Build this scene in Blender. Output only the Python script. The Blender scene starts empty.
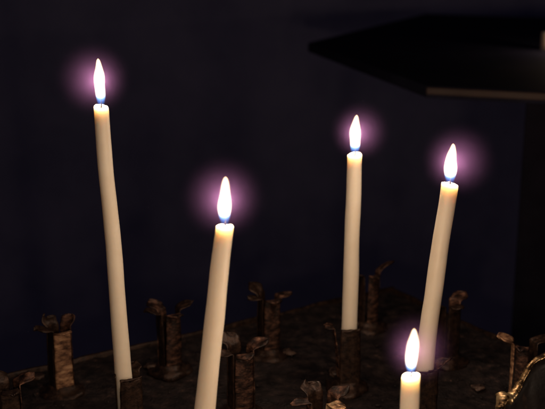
import bpy, bmesh, math, random
from mathutils import Vector, Matrix, noise
C = bpy.context.scene.collection
S = bpy.context.scene
random.seed(7)
R = math.radians
PI = math.pi

# ---------------------------------------------------------------- camera
CAM = Vector((0, 0, 0.32)); PITCH = R(15); F = 1017.0
cd = bpy.data.cameras.new('camera'); cam = bpy.data.objects.new('camera', cd); C.objects.link(cam)
cam.location = CAM; cam.rotation_euler = (R(90) - PITCH, 0, 0)
cd.lens = 36 * F / 545; cd.sensor_width = 36; cd.clip_start = 0.01; cd.clip_end = 50
cd.dof.use_dof = True; cd.dof.focus_distance = 0.62; cd.dof.aperture_fstop = 12
S.camera = cam
def ray(px, py):
    x = (px - 272.5) / F; y = (204.5 - py) / F
    return Vector((x, math.cos(PITCH) + y * math.sin(PITCH), -math.sin(PITCH) + y * math.cos(PITCH)))
def on_z(px, py, z=0.0):
    d = ray(px, py); return CAM + d * ((z - CAM.z) / d.z)
def on_y(px, py, Y):
    d = ray(px, py); return CAM + d * (Y / d.y)

# ---------------------------------------------------------------- helpers
def link(name, bm, mats, parent=None, smooth=True):
    me = bpy.data.meshes.new(name); bm.normal_update(); bm.to_mesh(me); bm.free()
    for m in (mats if isinstance(mats, (list, tuple)) else [mats]): me.materials.append(m)
    if smooth:
        for p in me.polygons: p.use_smooth = True
    o = bpy.data.objects.new(name, me); C.objects.link(o)
    if parent: o.parent = parent
    return o
def thing(name, label, cat, loc, group=None, rz=0):
    o = bpy.data.objects.new(name, None); C.objects.link(o); o.empty_display_size = .01
    o.location = loc; o.rotation_euler = (0, 0, rz)
    o['label'] = label; o['category'] = cat
    if group: o['group'] = group
    return o
def tag(o, label, cat, group=None):
    o['label'] = label; o['category'] = cat
    if group: o['group'] = group
    return o
def nz(p, s, seed=0):
    return noise.noise(Vector(p) * s + Vector((seed * 13.7, seed * 7.1, seed * 3.3)))

# ---------------------------------------------------------------- materials
def mat(name):
    m = bpy.data.materials.new(name); m.use_nodes = True
    nt = m.node_tree; nt.nodes.clear()
    return m, nt, nt.nodes, nt.links
def principled(name, ramp, scale, rough=(.5, .7), zs=1, metallic=0, bump=0, bscale=None, bdist=.0005, detail=8, sss=0, coat=0, spec=.5):
    m, nt, N, L = mat(name)
    out = N.new('ShaderNodeOutputMaterial'); b = N.new('ShaderNodeBsdfPrincipled'); L.new(b.outputs[0], out.inputs[0])
    tc = N.new('ShaderNodeTexCoord')
    n = N.new('ShaderNodeTexNoise'); n.inputs['Scale'].default_value = scale; n.inputs['Detail'].default_value = detail
    n.inputs['Roughness'].default_value = .65
    mp = N.new('ShaderNodeMapping'); mp.inputs['Scale'].default_value = (1, 1, zs); L.new(tc.outputs['Object'], mp.inputs[0])
    L.new(mp.outputs[0], n.inputs['Vector'])
    r = N.new('ShaderNodeValToRGB'); L.new(n.outputs[0], r.inputs[0])
    els = r.color_ramp.elements
    while len(els) < len(ramp): els.new(.5)
    for e, (p, c) in zip(els, ramp): e.position = p; e.color = (*c, 1)
    L.new(r.outputs[0], b.inputs['Base Color'])
    mr = N.new('ShaderNodeMapRange'); L.new(n.outputs[0], mr.inputs[0])
    mr.inputs[1].default_value = .3; mr.inputs[2].default_value = .7
    mr.inputs[3].default_value, mr.inputs[4].default_value = rough
    L.new(mr.outputs[0], b.inputs['Roughness'])
    b.inputs['Metallic'].default_value = metallic
    b.inputs['Specular IOR Level'].default_value = spec
    b.inputs['Coat Weight'].default_value = coat
    if sss:
        b.inputs['Subsurface Weight'].default_value = sss
        b.inputs['Subsurface Radius'].default_value = (1, .8, .6)
        b.inputs['Subsurface Scale'].default_value = .010
    if bump:
        n2 = N.new('ShaderNodeTexNoise'); n2.inputs['Scale'].default_value = bscale or scale * 3; n2.inputs['Detail'].default_value = 6
        L.new(tc.outputs['Object'], n2.inputs['Vector'])
        bp = N.new('ShaderNodeBump'); bp.inputs['Strength'].default_value = bump; bp.inputs['Distance'].default_value = bdist
        L.new(n2.outputs[0], bp.inputs['Height']); L.new(bp.outputs[0], b.inputs['Normal'])
    return m
M = {}
M['wax'] = principled('ivory wax', [(.3, (.78, .68, .53)), (.7, (.84, .75, .61))], 60, (.42, .55), sss=.75, bump=.25, bscale=180, bdist=.0004)
M['wax_drip'] = principled('dirty spilt wax', [(.40, (.03, .018, .014)), (.68, (.15, .095, .07))], 160, (.4, .6), sss=.2, bump=.5, bscale=300)
M['rust'] = principled('sooty rusted tin', [(.38, (.008, .005, .004)), (.50, (.038, .017, .011)), (.61, (.12, .056, .034)), (.74, (.34, .18, .11))], 150, (.42, .70), zs=1.8, metallic=.35, bump=.8, bscale=700, bdist=.0005)
M['rust_lit'] = principled('rusted tin painted lit', [(.34, (.03, .014, .009)), (.45, (.20, .10, .055)), (.57, (.46, .26, .14)), (.72, (.66, .44, .25))], 110, (.45, .70), zs=2.6, metallic=.2, bump=.6, bscale=600, bdist=.0004)  # brighter copy of the rust; lamplight on the strip put into its colour
M['rust_glint'] = principled('tin with painted glint', [(.38, (.03, .015, .01)), (.50, (.35, .20, .10)), (.66, (.85, .62, .36))], 150, (.5, .3), metallic=.7, bump=.6, bscale=500, bdist=.0004)  # bright colour paints a glint onto one front petal
M['soot'] = principled('soot blackened tin', [(.35, (.012, .008, .007)), (.62, (.05, .026, .016)), (.78, (.14, .07, .04))], 260, (.32, .6), metallic=.5, bump=.7, bscale=500)
M['brass'] = principled('worn brass', [(.42, (.03, .018, .010)), (.49, (.35, .22, .10)), (.64, (.95, .74, .42))], 105, (.50, .28), metallic=.9, bump=.5, bscale=350)
M['dirt'] = principled('sooty wax caked tray', [(.36, (.004, .003, .003)), (.5, (.010, .0055, .0055)), (.62, (.024, .013, .011)), (.72, (.12, .066, .048))], 95, (.5, .85), bump=1, bscale=420, bdist=.0012)
M['wall'] = principled('dim plaster wall', [(.35, (.30, .31, .50)), (.65, (.44, .44, .66))], 4, (.85, .95), bump=.5, bscale=14, bdist=.01, spec=.1)
M['darkwood'] = principled('black painted wood', [(.35, (.014, .013, .022)), (.65, (.030, .027, .044))], 14, (.6, .8), bump=.3, bscale=60, spec=.08)
M['tabletop'] = principled('dark painted table top', [(.35, (.020, .021, .036)), (.65, (.032, .032, .055))], 12, (.7, .9), bump=.3, bscale=50, spec=.03)
M['blackened'] = principled('blackened iron', [(.35, (.003, .002, .002)), (.62, (.010, .007, .006)), (.76, (.05, .03, .02))], 90, (.4, .7), bump=.5, bscale=260, spec=.15)
M['lit_edge'] = principled('brown wooden edge painted lit', [(.35, (.045, .026, .02)), (.65, (.10, .06, .045))], 25, (.5, .7), bump=.4, bscale=90)  # lighter tone paints the light on the table's front edge
M['wick'] = principled('charred wick', [(.4, (.01, .008, .006)), (.7, (.05, .03, .02))], 900, (.8, .9))

def flame_mat():
    m, nt, N, L = mat('candle flame')
    out = N.new('ShaderNodeOutputMaterial'); add = N.new('ShaderNodeAddShader'); L.new(add.outputs[0], out.inputs[0])
    tr = N.new('ShaderNodeBsdfTransparent'); em = N.new('ShaderNodeEmission')
    L.new(tr.outputs[0], add.inputs[0]); L.new(em.outputs[0], add.inputs[1])
    tc = N.new('ShaderNodeTexCoord'); sep = N.new('ShaderNodeSeparateXYZ'); L.new(tc.outputs['Generated'], sep.inputs[0])
    r = N.new('ShaderNodeValToRGB'); L.new(sep.outputs[2], r.inputs[0])
    e = r.color_ramp.elements
    for _ in range(4): e.new(.5)
    for q, (p, c) in zip(e, [(0, (.03, .10, .42)), (.10, (.07, .25, .80)), (.19, (.26, .50, .95)), (.27, (1, .78, .62)), (.6, (1, .74, .52)), (1, (1, .62, .34))]): q.position = p; q.color = (*c, 1)
    st = N.new('ShaderNodeValToRGB'); L.new(sep.outputs[2], st.inputs[0])
    e = st.color_ramp.elements
    for _ in range(3): e.new(.5)
    for q, (p, v) in zip(e, [(0, .035), (.09, .09), (.16, .22), (.25, 1), (1, .5)]): q.position = p; q.color = (v, v, v, 1)
    lw = N.new('ShaderNodeLayerWeight'); lw.inputs[0].default_value = .5
    inv = N.new('ShaderNodeMath'); inv.operation = 'SUBTRACT'; inv.inputs[0].default_value = 1; L.new(lw.outputs['Facing'], inv.inputs[1])
    mu = N.new('ShaderNodeMath'); mu.operation = 'MULTIPLY'; pf = N.new('ShaderNodeMath'); pf.operation = 'POWER'; L.new(inv.outputs[0], pf.inputs[0]); pf.inputs[1].default_value = 2.1; L.new(st.outputs[0], mu.inputs[0]); L.new(pf.outputs[0], mu.inputs[1])
    m2 = N.new('ShaderNodeMath'); m2.operation = 'MULTIPLY'; L.new(mu.outputs[0], m2.inputs[0]); m2.inputs[1].default_value = 5
    L.new(r.outputs[0], em.inputs[0]); L.new(m2.outputs[0], em.inputs[1])
    m.cycles.emission_sampling = 'NONE'
    return m
M['flame'] = flame_mat()

# ---------------------------------------------------------------- candles
LIGHT = 0.19
flames = []
def lathe(bm, rings, seg=28, cap0=True, cap1=True):
    vs = []
    for c, r in rings:
        vs.append([bm.verts.new((c.x + r[0] * math.cos(2 * PI * i / seg), c.y + r[1] * math.sin(2 * PI * i / seg), c.z)) for i in range(seg)])
    for a, b in zip(vs, vs[1:]):
        for i in range(seg): bm.faces.new((a[i], a[(i + 1) % seg], b[(i + 1) % seg], b[i]))
    if cap0: bm.faces.new(list(reversed(vs[0])))
    if cap1: bm.faces.new(vs[-1])
    return vs
def candle(label, base, top, mid_off, r0, r1, fh, fw, flean, seed, drips=0):
    """base, top: world points of the candle axis; mid_off: sideways bow"""
    t = thing('candle', label, 'candle', base, 'lit candles')
    d = top - base
    def axis(s):
        q = d * s; b = 4 * s * (1 - s) * mid_off
        w = nz((s * 3, seed, 0), 1.3, seed) * .0009
        return Vector((q.x + b + w, q.y + w * .6, q.z))
    bm = bmesh.new(); rings = []
    n = 70
    for i in range(n + 1):
        s = i / n; r = r0 + (r1 - r0) * s ** .85
        r *= 1 + .022 * nz((s * 14, 0, seed), 1.0, seed)
        rings.append((axis(s), (r, r)))
    c = axis(1)
    for dz, k in ((.0006, .97), (.0010, .90), (.0009, .80), (.0002, .66), (-.0008, .45), (-.0012, .2)):
        rings.append((c + Vector((0, 0, dz)), (r1 * k, r1 * k)))
    lathe(bm, rings)
    for v in bm.verts:                        # hand dipped wax is never quite round
        a = math.atan2(v.co.y, v.co.x)
        k = .00022 * nz((math.cos(a) * 2, math.sin(a) * 2, v.co.z * 45), 1.0, seed)
        v.co.x += k; v.co.y += k * .7
    ra = seed * 2.4
    for v in bm.verts:
        if v.co.z > c.z - .004:
            f = min(1, (v.co.z - c.z + .004) / .004); dx, dy = v.co.x - c.x, v.co.y - c.y
            v.co.z += f * ((dx * math.cos(ra) + dy * math.sin(ra)) * .16 + .0007 * nz((dx * 400, dy * 400, seed), 1, seed))
            g = 1 + .07 * f * nz((dx * 300, dy * 300, seed + 5), 1, seed); v.co.x = c.x + dx * g; v.co.y = c.y + dy * g
    link('wax_body', bm, M['wax'], t)
    for k in range(drips):                    # a thin run of wax down from the rim
        a = random.uniform(-2.4, -.6); bm = bmesh.new(); rs = []
        ln = random.uniform(.008, .022); s1 = .999
        for i in range(12):
            q = i / 11; s = s1 - q * ln / d.length; rr = r0 + (r1 - r0) * s ** .85
            p = axis(s) + Vector((math.cos(a) * rr * .93, math.sin(a) * rr * .93, 0))
            w = .0007 + .0005 * q ** 3
            if i == 11: w *= .4
            rs.append((p, (w, w)))
        lathe(bm, rs, 10); link('wax_drip', bm, M['wax'], t)
    # wick
    bm = bmesh.new(); rs = []
    for i in range(9):
        q = i / 8; rs.append((c + Vector((flean * .002 * q * q + .0006 * q, 0, -.001 + q * .0075)), (.00055 * (1 - .3 * q),) * 2))
    lathe(bm, rs, 8); link('wick', bm, M['wick'], t)
    # flame
    bm = bmesh.new(); rs = []
    prof = [(0, .40), (.02, .56), (.06, .68), (.13, .78), (.22, .89), (.32, .97), (.42, 1), (.52, .97), (.62, .90), (.72, .79), (.81, .65), (.89, .50), (.94, .38), (.975, .25), (1, .03)]
    import bisect
    m_ = 60
    for i in range(m_ + 1):
        q = i / m_
        j = min(len(prof) - 2, max(0, bisect.bisect_right([p[0] for p in prof], q) - 1))
        (a0, w0), (a1, w1) = prof[j], prof[j + 1]; w = w0 + (w1 - w0) * (q - a0) / (a1 - a0)
        wob = .00045 * math.sin(q * 6 + seed * 2) * q + .0011 * nz((q * 2.3, seed, 1), 1.0, seed) * q
        wk = 1 + .22 * nz((q * 3, 4, seed), 1.0, seed)
        rs.append((c + Vector((flean * fh * q * q + wob, 0, .0009 + q * (fh + .0006))), (fw * .5 * w * wk, fw * .5 * w)))
    lathe(bm, rs, 32); link('flame', bm, M['flame'], t)
    ld = bpy.data.lights.new('flame_light', 'POINT'); ld.energy = LIGHT; ld.color = (1, .72, .52); ld.shadow_soft_size = .0035
    lo = bpy.data.objects.new('flame_light', ld); C.objects.link(lo); lo.parent = t
    lo.location = c + Vector((flean * fh * .2, 0, fh * .56))
    flames.append(base + lo.location)
    return t

H = .047
b1 = on_z(130, 441); b2 = on_z(196, 532); b3 = on_z(347.5, 386); b5 = on_z(410, 560)
pt4 = on_y(428, 367, .611); b4 = Vector((pt4.x - .004, .611, 0))
tops = [on_y(101, 108, b1.y + .012), on_y(225.5, 227, b2.y + .006), on_y(354.5, 155.5, b3.y + .006), on_y(450, 185, b4.y + .005), on_y(410.5, 377, b5.y)]
candle('tall slender ivory candle leaning left, its flame highest of all, leftmost in the picture', b1, tops[0], -.0004, .0058, .0045, .0285, .0074, -.03, 1)
candle('thick ivory candle second from the left, leaning right with its foot below the picture', b2, tops[1], -.0012, .0064, .0047, .0252, .0068, .04, 2)
candle('straight upright ivory candle in the middle, between two prongs of its holder', b3, tops[2], .0, .0060, .0051, .0270, .0082, .02, 3)
candle('ivory candle leaning to the right, rightmost flame, behind the lowest flame', b4, tops[3], -.002, .0065, .0052, .0250, .0084, .01, 4)
candle('short ivory candle with the lowest flame, only its top above the bottom of the picture', b5, tops[4], 0, .0052, .0047, .0246, .0068, .02, 5)

# ---------------------------------------------------------------- holders
def prong(bm_name, parent, az, w, h, r, flare, rise, lobe, seed, m, bend=0, tilt=0):
    """one upright strip of sheet metal whose tip curls outwards into a rounded lobe"""
    bm = bmesh.new(); nu, nv = 10, 40
    path = []
    for j in range(nv + 1):
        s = j / nv
        if s < .62:
            q = s / .62; path.append((r + tilt * q * q, h * q, w * (1 - .08 * q)))
        else:
            q = (s - .62) / .38
            path.append((r + tilt + flare * q ** 1.25, h + rise * q ** .8 - .0012 * q * q, None if q > .25 else w * .9))
            if q > .25:
                g = (q - .25) / .75
                path[-1] = (path[-1][0], path[-1][1], w * (.9 + (lobe - .9) * math.sin(min(g * 1.5, 1) * PI / 2)) * math.sqrt(max(0.02, 1 - max(0, g - .30) ** 2 / .49)))
    g = []
    for j, (rr, z, ww) in enumerate(path):
        row = []
        for i in range(nu + 1):
            u = i / nu * 2 - 1
            x = rr - .0009 * u * u + (nz((u * 1.6, j * .10, seed), 1, seed)) * .0011 * (.3 + j / nv)
            y = u * ww / 2 + bend * (z / h) ** 2 + nz((j * .22, u > 0, seed), 1, seed + 3) * .0006
            zz = z + nz((u * 1.2, j * .08, seed + 9), 1, seed) * .0035 * max(0, j / nv - .6) / .4
            ca, sa = math.cos(az), math.sin(az)
            row.append(bm.verts.new((x * ca - y * sa, x * sa + y * ca, zz)))
        g.append(row)
    for j in range(nv):
        for i in range(nu): bm.faces.new((g[j][i], g[j][i + 1], g[j + 1][i + 1], g[j + 1][i]))
    o = link('prong', bm, m, parent)
    s = o.modifiers.new('s', 'SOLIDIFY'); s.thickness = .0007; s.offset = 0
    return o
def holder(label, loc, prongs, seed, mats=None, h=H, leanx=0):
    t = thing('candle_holder', label, 'candle holder', loc, 'tin candle holders on the tray')
    for k, (azd, w, flare, rise, lobe, tl) in enumerate(prongs):
        prong('prong', t, R(azd), w, h * (1 + .03 * nz((k, seed, 0), 3.1)), .0078, flare, rise, lobe, seed * 5 + k, M[(mats or ['rust'] * 9)[k]], tilt=tl, bend=leanx)
    bm = bmesh.new()
    rs = [(Vector((0, 0, z)), (r * 1.02, r)) for z, r in ((-.003, .0165), (.0000, .0160), (.0014, .0145), (.0020, .0118), (.0036, .0098), (.0056, .0091))]
    lathe(bm, rs, 36)
    for v in bm.verts: v.co.z += .0016 * nz((v.co.x, v.co.y, seed), 130, seed); k = 1 + .16 * nz(v.co, 90, seed) + .10 * nz(v.co, 230, seed); v.co.x *= k; v.co.y *= k
    link('base_cup', bm, M['soot'], t)
    return t
def at_top(px, py, h=H):
    p = on_z(px, py, h); return Vector((p.x, p.y, 0))
# azimuth 0 = right, -90 = towards the camera.  (azimuth, width, flare, rise, lobe, tilt)
rs_ = ['rust', 'soot', 'soot', 'rust']
holder('empty tin holder at the left with a front strip coloured brighter as if lit', at_top(59, 329), [(-62, .0130, .008, .0015, .9, 0), (-150, .012, .011, .004, 1.2, -.001), (60, .011, .007, .007, 1.1, .0), (145, .012, .006, .008, 1.2, 0)], 1, ['rust_lit', 'soot', 'rust', 'soot'])
holder('empty tin holder just right of the foot of the tall leaning candle', at_top(169, 311), [(-60, .0125, .009, .002, 1.1, 0), (-150, .012, .011, .004, 1.3, .001), (30, .010, .012, .005, 1.0, .0), (150, .012, .012, .005, 1.2, 0)], 2, rs_)
holder('empty tin holder at the back, between the second candle and the middle candle', at_top(269, 297), [(-70, .0130, .008, .001, 1.0, 0), (-158, .011, .010, .003, 1.0, 0), (150, .013, .011, .009, 1.3, 0), (20, .012, .011, .003, 1.0, 0)], 3, rs_)
holder('empty tin holder close beside the second candle, in front, one lobe catching the light', at_top(241, 350), [(-72, .0130, .009, .001, 1.0, 0), (-160, .012, .010, .002, 1.0, 0), (135, .014, .010, .008, 1.3, 0), (25, .013, .013, .005, 1.1, 0)], 4, rs_)
holder('empty tin holder at the bottom centre with widely opened petals and bright edges', at_top(322, 398), [(-50, .010, .012, .000, .9, .001), (-165, .010, .011, .001, 1.0, .001), (128, .014, .008, .006, 1.15, 0), (30, .012, .011, .004, 1.1, .001)], 5, ['rust_glint', 'rust', 'soot', 'rust'])
holder('empty tin holder behind the middle candle, to its right, with a thin curled tip', at_top(369, 273), [(-60, .011, .006, .001, .8, 0), (-150, .011, .008, .002, .9, 0), (15, .009, .013, .010, .7, .001)], 6, ['rust', 'soot', 'rust'])
holder('dark empty tin holder just right of the candle with the rightmost flame', at_top(449, 303), [(-60, .012, .008, .001, 1.0, 0), (-150, .012, .009, .002, 1.0, 0), (40, .012, .012, .005, 1.1, 0)], 7, ['soot', 'soot', 'rust'])
holder('bent empty tin holder near the right side of the picture with a rounded lobe coloured as if lit orange', at_top(524, 343), [(-110, .009, .008, .001, 1.0, .000), (170, .014, .010, .005, 1.3, 0), (10, .012, .016, .004, 1.0, 0)], 8, ['rust', 'rust_lit', 'soot'])
holder('dim empty tin holder cut by the left side of the picture', at_top(6, 386), [(-60, .012, .008, .001, 1.0, 0), (-150, .012, .010, .002, 1.0, 0), (40, .012, .012, .004, 1.1, 0), (130, .012, .010, .006, 1.2, 0)], 9, ['soot', 'soot', 'rust', 'soot'])
# holders gripping the candles (flare tiny where the strip ends flat)
holder('dark tin holder gripping the foot of the tall leaning candle', Vector((b1.x + .0005, b1.y, 0)), [(-68, .0155, .001, .0005, .95, 0), (170, .012, .001, .001, .9, 0), (80, .012, .007, .003, 1.0, 0)], 10, ['soot', 'soot', 'soot'])
holder('tin holder hidden below the picture, gripping the second candle', b2, [(-60, .012, .002, .001, .95, 0), (-160, .012, .004, .001, .9, 0), (80, .012, .007, .003, 1.0, 0)], 11, ['soot', 'soot', 'soot'])
holder('tin holder gripping the middle candle, its left strip curled outwards', b3, [(-82, .0155, .001, .0005, .95, 0), (-172, .011, .006, .0015, .9, .004), (70, .012, .001, .000, .8, 0)], 12, ['soot', 'rust', 'soot'])
holder('tin holder gripping the candle with the rightmost flame, one lobe bent out to the right', Vector((b4.x + .002, b4.y, 0)), [(-84, .0155, .001, .0005, .95, 0), (170, .011, .001, .001, .9, 0), (10, .012, .010, .006, .9, 0)], 13, ['soot', 'soot', 'rust'])
holder('tin holder hidden below the picture, gripping the short candle', b5, [(-60, .012, .002, .001, .95, 0), (-165, .012, .004, .001, .9, 0), (70, .012, .007, .003, 1.0, 0)], 14, ['soot', 'soot', 'soot'])

# ---------------------------------------------------------------- bent brass drip guard at lower right
g = thing('drip_guard', 'bent dark metal guard with a gleaming golden edge in the lower right corner', 'drip guard', on_z(545, 440))
org = g.location.copy()
curve = [on_y(x, y, Y) for x, y, Y in ((500, 409, .525), (503, 399, .53), (511, 396, .535), (517, 388, .54), (524, 376, .545), (532, 363, .55), (545, 355, .555), (560, 345, .56), (578, 340, .57))]
def cr(P, t):
    n = len(P) - 1; i = min(int(t * n), n - 1); u = t * n - i
    p0, p1, p2, p3 = P[max(i - 1, 0)], P[i], P[i + 1], P[min(i + 2, n)]
    return .5 * ((2 * p1) + (p2 - p0) * u + (2 * p0 - 5 * p1 + 4 * p2 - p3) * u * u + (3 * p1 - p0 - 3 * p2 + p3) * u ** 3)
bm = bmesh.new(); rows = []
for j in range(13):
    q = j / 12; row = []
    for i in range(61):
        p = cr(curve, i / 60)
        d = Vector((.012 * q, -.006 * q - .006 * q * (1 - q), 0))
        z = p.z * (1 - q) + (-.001) * q
        row.append(bm.verts.new(Vector((p.x + d.x, p.y + d.y, z)) - org + Vector((0, nz((i * .1, q * 3, 2), 1) * .002, 0))))
    rows.append(row)
for j in range(12):
    for i in range(60): bm.faces.new((rows[j][i], rows[j][i + 1], rows[j + 1][i + 1], rows[j + 1][i]))
o = link('guard_plate', bm, M['blackened'], g); s = o.modifiers.new('s', 'SOLIDIFY'); s.thickness = .0012
bm = bmesh.new(); prev = None
for i in range(121):
    t_ = i / 120; p = cr(curve, t_) - org; tn = (cr(curve, min(1, t_ + .01)) - cr(curve, max(0, t_ - .01))).normalized()
    a = tn.cross(Vector((0, 1, 0))).normalized(); b = tn.cross(a)
    rad = .0017 + .0007 * nz((t_ * 9, 0, 0), 1, 4) + (.0012 * math.exp(-((t_ - .16) / .05) ** 2))
    ring = [bm.verts.new(p + (a * math.cos(2 * PI * k / 12) * (1 + .35 * nz((t_ * 14, k * .8, 1), 1, 6)) + b * math.sin(2 * PI * k / 12) * 1.8) * rad * (1 + .3 * nz((t_ * 30, k * .5, 2), 1, 7)) * (1.15 - .6 * t_)) for k in range(12)]
    if prev:
        for k in range(12): bm.faces.new((prev[k], prev[(k + 1) % 12], ring[(k + 1) % 12], ring[k]))
    prev = ring
link('golden_rim', bm, M['brass'], g)

# ---------------------------------------------------------------- the tray
corner = on_z(390, 289); le = on_z(0, 378)
U = (le - corner); U.z = 0; U.normalize()
V = Vector((-U.y, U.x, 0));
if V.y > 0: V = -V
tr = thing('stand_tray', 'dark rusty tray caked with soot and spilt wax, under all the candle holders', 'tray', corner)
bm = bmesh.new(); n1, n2 = 260, 260; Lu, Lv = .95, .95
grid = []
for i in range(n1 + 1):
    row = []
    a = Lu * (i / n1)
    for j in range(n2 + 1):
        b = Lv * (j / n2); p = U * a + V * b
        w = corner + p
        z = .0016 * nz(w, 38, 1) + .0013 * nz(w, 120, 2) + .0008 * abs(nz(w, 260, 3))
        z += .004 * max(0, nz(w, 22, 5) - .22)
        row.append(bm.verts.new((p.x, p.y, z - .0015)))
    grid.append(row)
for i in range(n1):
    for j in range(n2): bm.faces.new((grid[i][j], grid[i][j + 1], grid[i + 1][j + 1], grid[i + 1][j]))
bmesh.ops.recalc_face_normals(bm, faces=bm.faces)
link('caked_surface', bm, M['dirt'], tr)
def slab(bm, pts, z0, z1):
    lo = [bm.verts.new((p.x, p.y, z0)) for p in pts]; hi = [bm.verts.new((p.x, p.y, z1)) for p in pts]
    bm.faces.new(list(reversed(lo))); bm.faces.new(hi); n = len(pts)
    for i in range(n): bm.faces.new((lo[i], lo[(i + 1) % n], hi[(i + 1) % n], hi[i]))
    bmesh.ops.recalc_face_normals(bm, faces=bm.faces)
bm = bmesh.new(); e = .004
slab(bm, [U * -e + V * -e, U * -e + V * (Lv + e), U * (Lu + e) + V * (Lv + e), U * (Lu + e) + V * -e], -.035, -.006)
o = link('tray_body', bm, M['soot'], tr, False); bv = o.modifiers.new('b', 'BEVEL'); bv.width = .002; bv.segments = 2
for nm, q0, q1 in (('a', U * -e, U * (Lu + e)), ('b', V * 0, V * (Lv + e))):
    bm = bmesh.new(); dr = (q1 - q0); L_ = dr.length; dr.normalize(); no = Vector((-dr.y, dr.x, 0)); n = 160; pr = None
    for i in range(n + 1):
        p = q0 + dr * L_ * i / n; w = corner + p
        hh = .0022 + .0014 * nz(w, 60, 8); th = .0030 + .0008 * nz(w, 90, 9)
        ring = [bm.verts.new((p + no * (th * c)).to_tuple()[:2] + (z,)) for c, z in ((-.5, -.010), (-.5, hh * .6), (-.25, hh), (.25, hh), (.5, hh * .6), (.5, -.010))]
        if pr:
            for k in range(5): bm.faces.new((pr[k], pr[k + 1], ring[k + 1], ring[k]))
        pr = ring
    bmesh.ops.recalc_face_normals(bm, faces=bm.faces)
    link('rim', bm, M['soot'], tr)

# wax crumbs
def lump(label, p, r, seed, m, flat=.4):
    bm = bmesh.new(); bmesh.ops.create_icosphere(bm, subdivisions=4, radius=1)
    for v in bm.verts:
        k = 1 + .45 * nz(v.co, 1.3, seed) + .15 * nz(v.co, 4, seed)
        v.co = Vector((v.co.x * r * k * 1.2, v.co.y * r * k, v.co.z * r * k * flat))
    o = link('wax_lump', bm, m, None); o.location = (p.x, p.y, r * flat * .35)
    return tag(o, label, 'wax lump', 'lumps of spilt wax on the tray')
lump('flat pale wax lump at the foot of the back holder, on its right', on_z(287, 353), .0048, 1, M['wax_drip'])
lump('pale wax lump at the foot of the holder beside the tall leaning candle', on_z(153, 367), .0050, 2, M['wax_drip'])
lump('thin long wax lump at the far left beside the holder with the lit front strip', on_z(36, 377), .0050, 4, M['wax_drip'], .3)
lump('round lump between the middle candle holder and the bottom centre holder', on_z(338, 373), .0058, 5, M['wax_drip'], .6)
lump('low dark lump on the tray, right of the foot of the rightmost candle', on_z(478, 388), .0040, 6, M['wax_drip'])
# loose grit and crumbs: countless
bm = bmesh.new(); rg = random.Random(4)
for k in range(2600):
    a, b = rg.uniform(.01, .75), rg.uniform(.01, .62); w = corner + U * a + V * b
    r = rg.uniform(.0003, .0009) * (1.8 if rg.random() < .04 else 1)
    mm = Matrix.Translation((w.x, w.y, .0002)) @ Matrix.Rotation(rg.uniform(0, 6), 4, 'Z') @ Matrix.Diagonal((r * rg.uniform(.7, 2.2), r, r * .7, 1))
    bmesh.ops.create_icosphere(bm, subdivisions=1, radius=1, matrix=mm)
o = link('soot_crumbs', bm, M['dirt'], None); o['kind'] = 'stuff'; tag(o, 'crumbs of burnt wax and soot scattered over the tray', 'crumbs')

# ---------------------------------------------------------------- dark table behind, upper right
TZ = .167; TH = .0105
pL, pF, pF2, pB, pB2 = on_z(308, 43, TZ), on_z(427, 86, TZ), on_z(560, 92.5, TZ), on_z(425, 14, TZ), on_z(545, 18, TZ)
tb = thing('side_table', 'dark angular table top on a black post behind the candles, upper right', 'table', (pF2.x, pF2.y + .3, -.9))
o0 = tb.location.copy()
dF = (pF2 - pF).normalized(); dB = (pB2 - pB).normalized()
cF = pF + dF * .42; cB = pB + dB * .55
pts = [pL, pF, cF, cF + Vector((.2, .35, 0)), cB]; pts = [p - o0 for p in pts] + [pB - o0]
bm = bmesh.new(); slab(bm, pts, TZ - TH * 1.2 - o0.z, TZ - o0.z); o = link('table_top', bm, M['tabletop'], tb, False)
bv = o.modifiers.new('b', 'BEVEL'); bv.width = .001; bv.segments = 2
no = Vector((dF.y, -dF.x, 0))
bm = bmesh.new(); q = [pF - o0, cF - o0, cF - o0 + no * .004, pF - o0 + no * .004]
slab(bm, q, TZ - TH * .80 - o0.z, TZ - .001 - o0.z); o = link('lit_edge_strip', bm, M['lit_edge'], tb, False)  # strip added on the front edge only, coloured lighter as if lit
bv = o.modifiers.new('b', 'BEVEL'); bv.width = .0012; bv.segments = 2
x0 = on_y(516, 200, 1.16).x
bm = bmesh.new(); slab(bm, [Vector(p) - o0 for p in ((x0 + .004, 1.16, 0), (x0 + .26, 1.13, 0), (x0 + .34, 1.42, 0), (x0 + .092, 1.42, 0))], -1.2 - o0.z, TZ - TH * 1.2 - o0.z - .001)
o = link('post', bm, M['darkwood'], tb, False); bv = o.modifiers.new('b', 'BEVEL'); bv.width = .004; bv.segments = 2
# candle stub on that table at the right edge
ps = on_z(549, 50, TZ)
st = thing('candle_stub', 'short unlit candle stub standing on the dark table at the right edge of the picture', 'candle', ps)
bm = bmesh.new(); rr = .0115; lathe(bm, [(Vector((0, 0, z)), (r, r)) for z, r in ((0, rr), (.010, rr * .99), (.020, rr), (.0232, rr * .96), (.0240, rr * .85), (.0228, rr * .4))], 32); link('wax_body', bm, M['wax'], st)
bm = bmesh.new(); lathe(bm, [(Vector((.0004 * k, 0, .021 + k * .0012)), (.0006, .0006)) for k in range(6)], 8); link('wick', bm, M['wick'], st)

# ---------------------------------------------------------------- wall
bm = bmesh.new(); n = 40
gr = [[bm.verts.new((-2.5 + 5.5 * i / n, 2.35 + .012 * nz((i * .3, j * .3, 0), 1), -1.5 + 3.5 * j / n)) for j in range(n + 1)] for i in range(n + 1)]
for i in range(n):
    for j in range(n): bm.faces.new((gr[i][j], gr[i + 1][j], gr[i + 1][j + 1], gr[i][j + 1]))
o = link('wall', bm, M['wall']); o['kind'] = 'structure'

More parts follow.
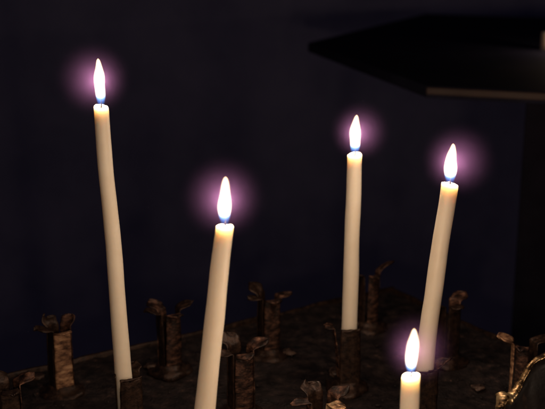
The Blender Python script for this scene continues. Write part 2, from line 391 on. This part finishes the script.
# ---------------------------------------------------------------- violet volume balls added round the flames to imitate lens halos
m, nt, N, L = mat('lens halo volume')
out = N.new('ShaderNodeOutputMaterial'); vol = N.new('ShaderNodeVolumePrincipled'); L.new(vol.outputs[0], out.inputs['Volume'])
vol.inputs['Color'].default_value = (.70, .35, 1, 1); vol.inputs['Anisotropy'].default_value = 0
tc = N.new('ShaderNodeTexCoord'); acc = None
bm = bmesh.new(); RAD = .026
for k, f in enumerate(flames):
    dx = (-.0042, -.001, .0035, .005, .003)[k]
    c = f + Vector((dx, 0, .002)); sc = (1, .96, .93, 1.02, .82)[k]
    bmesh.ops.create_icosphere(bm, subdivisions=4, radius=RAD * sc, matrix=Matrix.Translation(c))
    dn = N.new('ShaderNodeVectorMath'); dn.operation = 'DISTANCE'; L.new(tc.outputs['Object'], dn.inputs[0]); dn.inputs[1].default_value = c
    mr = N.new('ShaderNodeMapRange'); mr.interpolation_type = 'SMOOTHSTEP'; L.new(dn.outputs['Value'], mr.inputs[0])
    mr.inputs[1].default_value = 0; mr.inputs[2].default_value = RAD * sc; mr.inputs[3].default_value = 1; mr.inputs[4].default_value = 0
    pw = N.new('ShaderNodeMath'); pw.operation = 'MULTIPLY'; sq = N.new('ShaderNodeMath'); sq.operation = 'POWER'; L.new(mr.outputs[0], sq.inputs[0]); sq.inputs[1].default_value = 1.35; L.new(sq.outputs[0], pw.inputs[0]); pw.inputs[1].default_value = (2.1, 2.0, 2.1, 2.1, 1.3)[k]
    if acc is None: acc = pw
    else:
        ad = N.new('ShaderNodeMath'); ad.operation = 'ADD'; L.new(acc.outputs[0], ad.inputs[0]); L.new(pw.outputs[0], ad.inputs[1]); acc = ad
L.new(acc.outputs[0], vol.inputs['Density'])
o = link('lens_halo', bm, m); o['kind'] = 'stuff'; o['label'] = 'violet halo volume added round the flames'; o['category'] = 'lens_halo'
S.cycles.volume_step_rate = .5

# ---------------------------------------------------------------- light of the candles that burn outside the frame, plus a lamp added for the stub
def lamp(loc, e, r=.006):
    ld = bpy.data.lights.new('flame_or_fill', 'POINT'); ld.energy = e; ld.color = (1, .71, .51); ld.shadow_soft_size = r
    lo = bpy.data.objects.new('flame_or_fill', ld); C.objects.link(lo); lo.location = loc
lamp((-.10, .28, .15), .42)
lamp((.10, .33, .12), .26)
lamp((.235, .50, .07), .07)
lamp((.02, .18, .22), .66)
lamp((ps.x + .035, ps.y - .06, ps.z + .03), .17)  # fill lamp added in front of the stub to brighten it

w = bpy.data.worlds.new('World'); S.world = w; w.use_nodes = True
bg = w.node_tree.nodes['Background']; bg.inputs[0].default_value = (.55, .50, 1, 1); bg.inputs[1].default_value = .0062
S.view_settings.view_transform = 'Standard'; S.view_settings.look = 'None'; S.view_settings.gamma = 1; S.view_settings.exposure = 0
S.render.engine = 'CYCLES'
